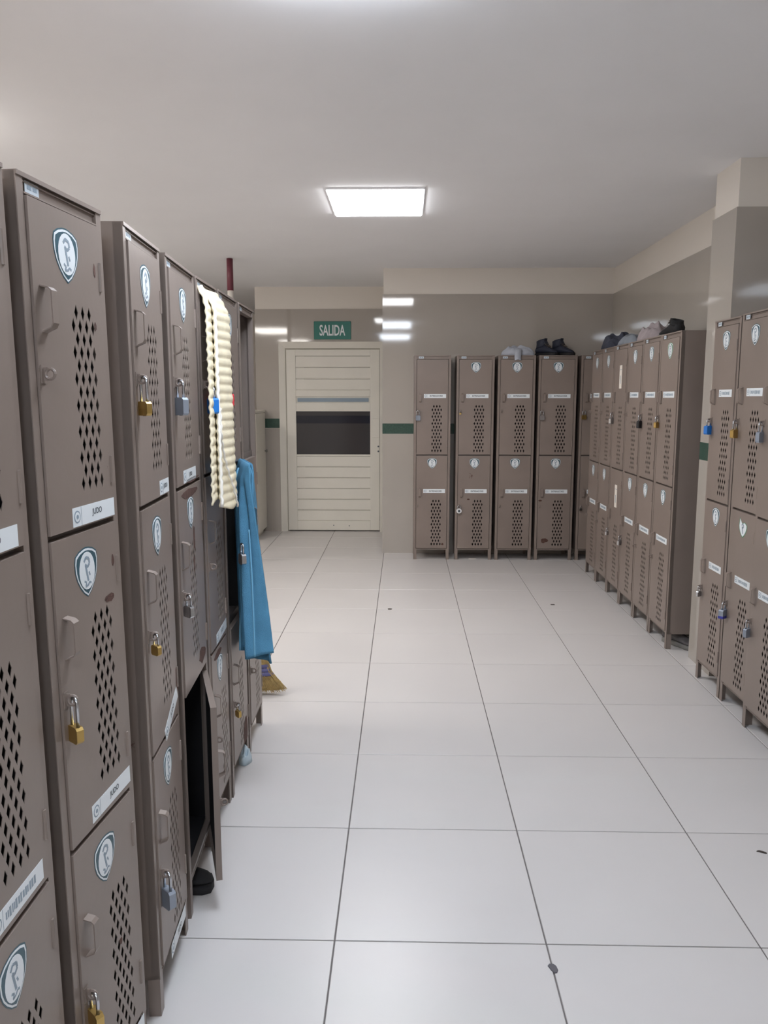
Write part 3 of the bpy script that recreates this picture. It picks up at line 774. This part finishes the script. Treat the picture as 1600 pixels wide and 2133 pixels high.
def shoe(name, label, cat, loc, rotz, upper, sole, L=.27, high=True, group=None, laces=True):
    t = thing(name, label, cat, loc, (0, 0, rotz), group)
    W = .048
    out = [(-.50,.0),(-.47,.62),(-.35,.80),(-.10,.74),(.15,.88),(.34,.98),(.46,.72),(.50,.0),(.46,-.72),(.34,-.90),(.15,-.74),(-.10,-.68),(-.35,-.78),(-.47,-.60)]
    s_ = MB(); s_.loft([[(x*L, y*W*k, z) for x, y in out] for z, k in ((.001,.97),(.006,1.03),(.022,1.05),(.026,1.0))]); s_.build('sole', sole, t, True)
    # upper: cross sections along the foot
    st = [(-.485,.55,.085),(-.42,.76,.100),(-.28,.80,.105),(-.12,.74,.108),(.02,.74,.095),(.14,.80,.078),(.28,.86,.062),(.40,.70,.050),(.475,.38,.038)]
    rings = []
    for x, wv, h in st:
        r = []
        for k in range(14):
            a = 2*math.pi*k/14; c, sn = math.cos(a), math.sin(a)
            r.append((x*L, W*wv*c*(1 if sn < 0 else (1-.30*sn)), .022+(h-.022)*(.5+.5*sn)))
        rings.append(r)
    MB().loft(rings).build('upper', upper, t, True)
    top = .145 if high else .112
    rings = []
    for z, k, sh in ((.075,1.0,0),(.095,.98,.0),(top-.02,.92,-.004),(top,.96,-.006),(top,.80,-.006),(top-.03,.76,-.004)):
        rings.append([((-.27+sh)*L*1 + .21*L*k*math.cos(2*math.pi*q/18)*(1.05), W*.80*k*math.sin(2*math.pi*q/18), z + .014*math.cos(2*math.pi*q/18)) for q in range(18)])
    MB().loft(rings).build('collar', upper, t, True)
    MB().loft([[(.02*L,-.018,.095),(.02*L,.018,.095),(.02*L+.006,.018,.100),(.02*L+.006,-.018,.100)], [(-.10*L,-.022,top-.01),(-.10*L,.022,top-.01),(-.10*L+.008,.022,top-.006),(-.10*L+.008,-.022,top-.006)], [(-.07*L,-.018,top+.014),(-.07*L,.018,top+.014),(-.07*L+.006,.018,top+.016),(-.07*L+.006,-.018,top+.016)]]).build('tongue', upper, t)
    if laces:
        for q in range(4):
            x = (.12-.055*q)*L; z = .083+.011*q
            MB().tube([(x,-.026,z-.006),(x+.004,-.012,z+.003),(x+.004,.012,z+.003),(x,.026,z-.006)], .0022, 6).build('lace', 'lace', t, True)
    return t
shoe('ankle_boot', 'dark navy ankle boot on a back locker next to the grey cloth', 'boot', (1.325, 7.60, TB), math.radians(-52), 'shoe_navy', 'sole_black', .25, True, 'boots on the back lockers')
shoe('ankle_boot', 'dark navy ankle boot with loose lace nearest the back corner', 'boot', (1.475, 7.60, TB), math.radians(-50), 'shoe_navy', 'sole_black', .25, True, 'boots on the back lockers')

t = thing('dark_jacket', 'dark navy jacket heaped on the far end of the right lockers', 'jacket', (1.75, 6.78, TR))
cloth_lump('folds', 7, .11, .27, .15, 'cloth_navy', t, (0, .0, .0005), 0, .30, 2.2)
cloth_lump('sleeve', 9, .07, .10, .09, 'cloth_navy', t, (-.05, -.12, .0005), .3, .3, 2.0)
t = thing('slate_cloth', 'flat slate grey cloth between the dark jacket and the patterned clothes', 'cloth', (1.74, 6.22, TR))
cloth_lump('folds', 11, .12, .22, .095, 'cloth_slate', t, (0, 0, .0005), 0, .25, 1.8)
t = thing('mauve_shirt', 'crumpled mauve grey shirt on the right lockers', 'shirt', (1.75, 5.78, TR))
cloth_lump('folds', 13, .11, .19, .12, 'cloth_mauve', t, (0, 0, .0005), 0, .4, 3.2)
shoe('black_sneaker', 'black sneaker on top of the right lockers nearest the pillar', 'shoe', (1.76, 5.43, TR), math.radians(100), 'black_rubber', 'sole_grey', .26, False)
shoe('dark_sneaker', 'dark grey sneaker on the floor under the nearest right row locker', 'shoe', (1.72, 4.86, .0), math.radians(-60), 'shoe_grey', 'sole_grey', .24, False)
shoe('black_shoe', 'black shoe on the floor under the open left locker', 'shoe', (-.70, 2.30, .0), math.radians(10), 'black_rubber', 'sole_black', .22, False)

# ------------------------------------------------------------------ small things on the floor
def blob(name, label, cat, loc, pts, h, mat):
    o = MB().loft([[(x, y, 0) for x, y in pts], [(x*.92, y*.92, h) for x, y in pts]]).build(name, mat, None, False, loc)
    tag(o, label, cat); return o
blob('floor_cap', 'small dark grey cap lying on a floor joint in the foreground', 'cap', (.41, 1.978, .0002), [(-.013,.010),(-.008,.017),(.004,.017),(.011,.008),(.013,-.006),(.008,-.017),(.001,-.018),(-.006,-.008)], .003, 'cap_metal')
blob('dry_leaf', 'tiny dark curled leaf on the floor at the right edge', 'leaf', (1.222, 2.556, .0002), [(-.016,.006),(-.006,.009),(.006,.004),(.015,-.006),(.012,-.009),(.0,-.002),(-.010,.003)], .004, 'leaf')
blob('dry_leaf', 'tiny brown scrap on the floor in front of the back lockers', 'leaf', (-.095, 5.672, .0002), [(-.016,.012),(.0,.016),(.016,.010),(.012,-.012),(-.012,-.014)], .003, 'leaf')
blob('dry_leaf', 'tiny dark crumb on a floor joint before the right row', 'leaf', (1.115, 5.83, .0002), [(-.016,.008),(.014,.010),(.016,-.006),(-.012,-.008)], .003, 'leaf')
blob('paper_scrap', 'white paper scrap under the second back locker', 'paper', (.66, 7.53, .0002), [(-.035,.008),(.03,.014),(.038,-.006),(-.03,-.012)], .002, 'paper')
t = thing('plastic_wrapper', 'crumpled pale plastic wrapper under the blue towel', 'wrapper', (-.665, 3.19, .0))
cloth_lump('film', 21, .028, .035, .075, 'plastic_film', t, (0, 0, .0005), 0, .4, 2.5, 24)
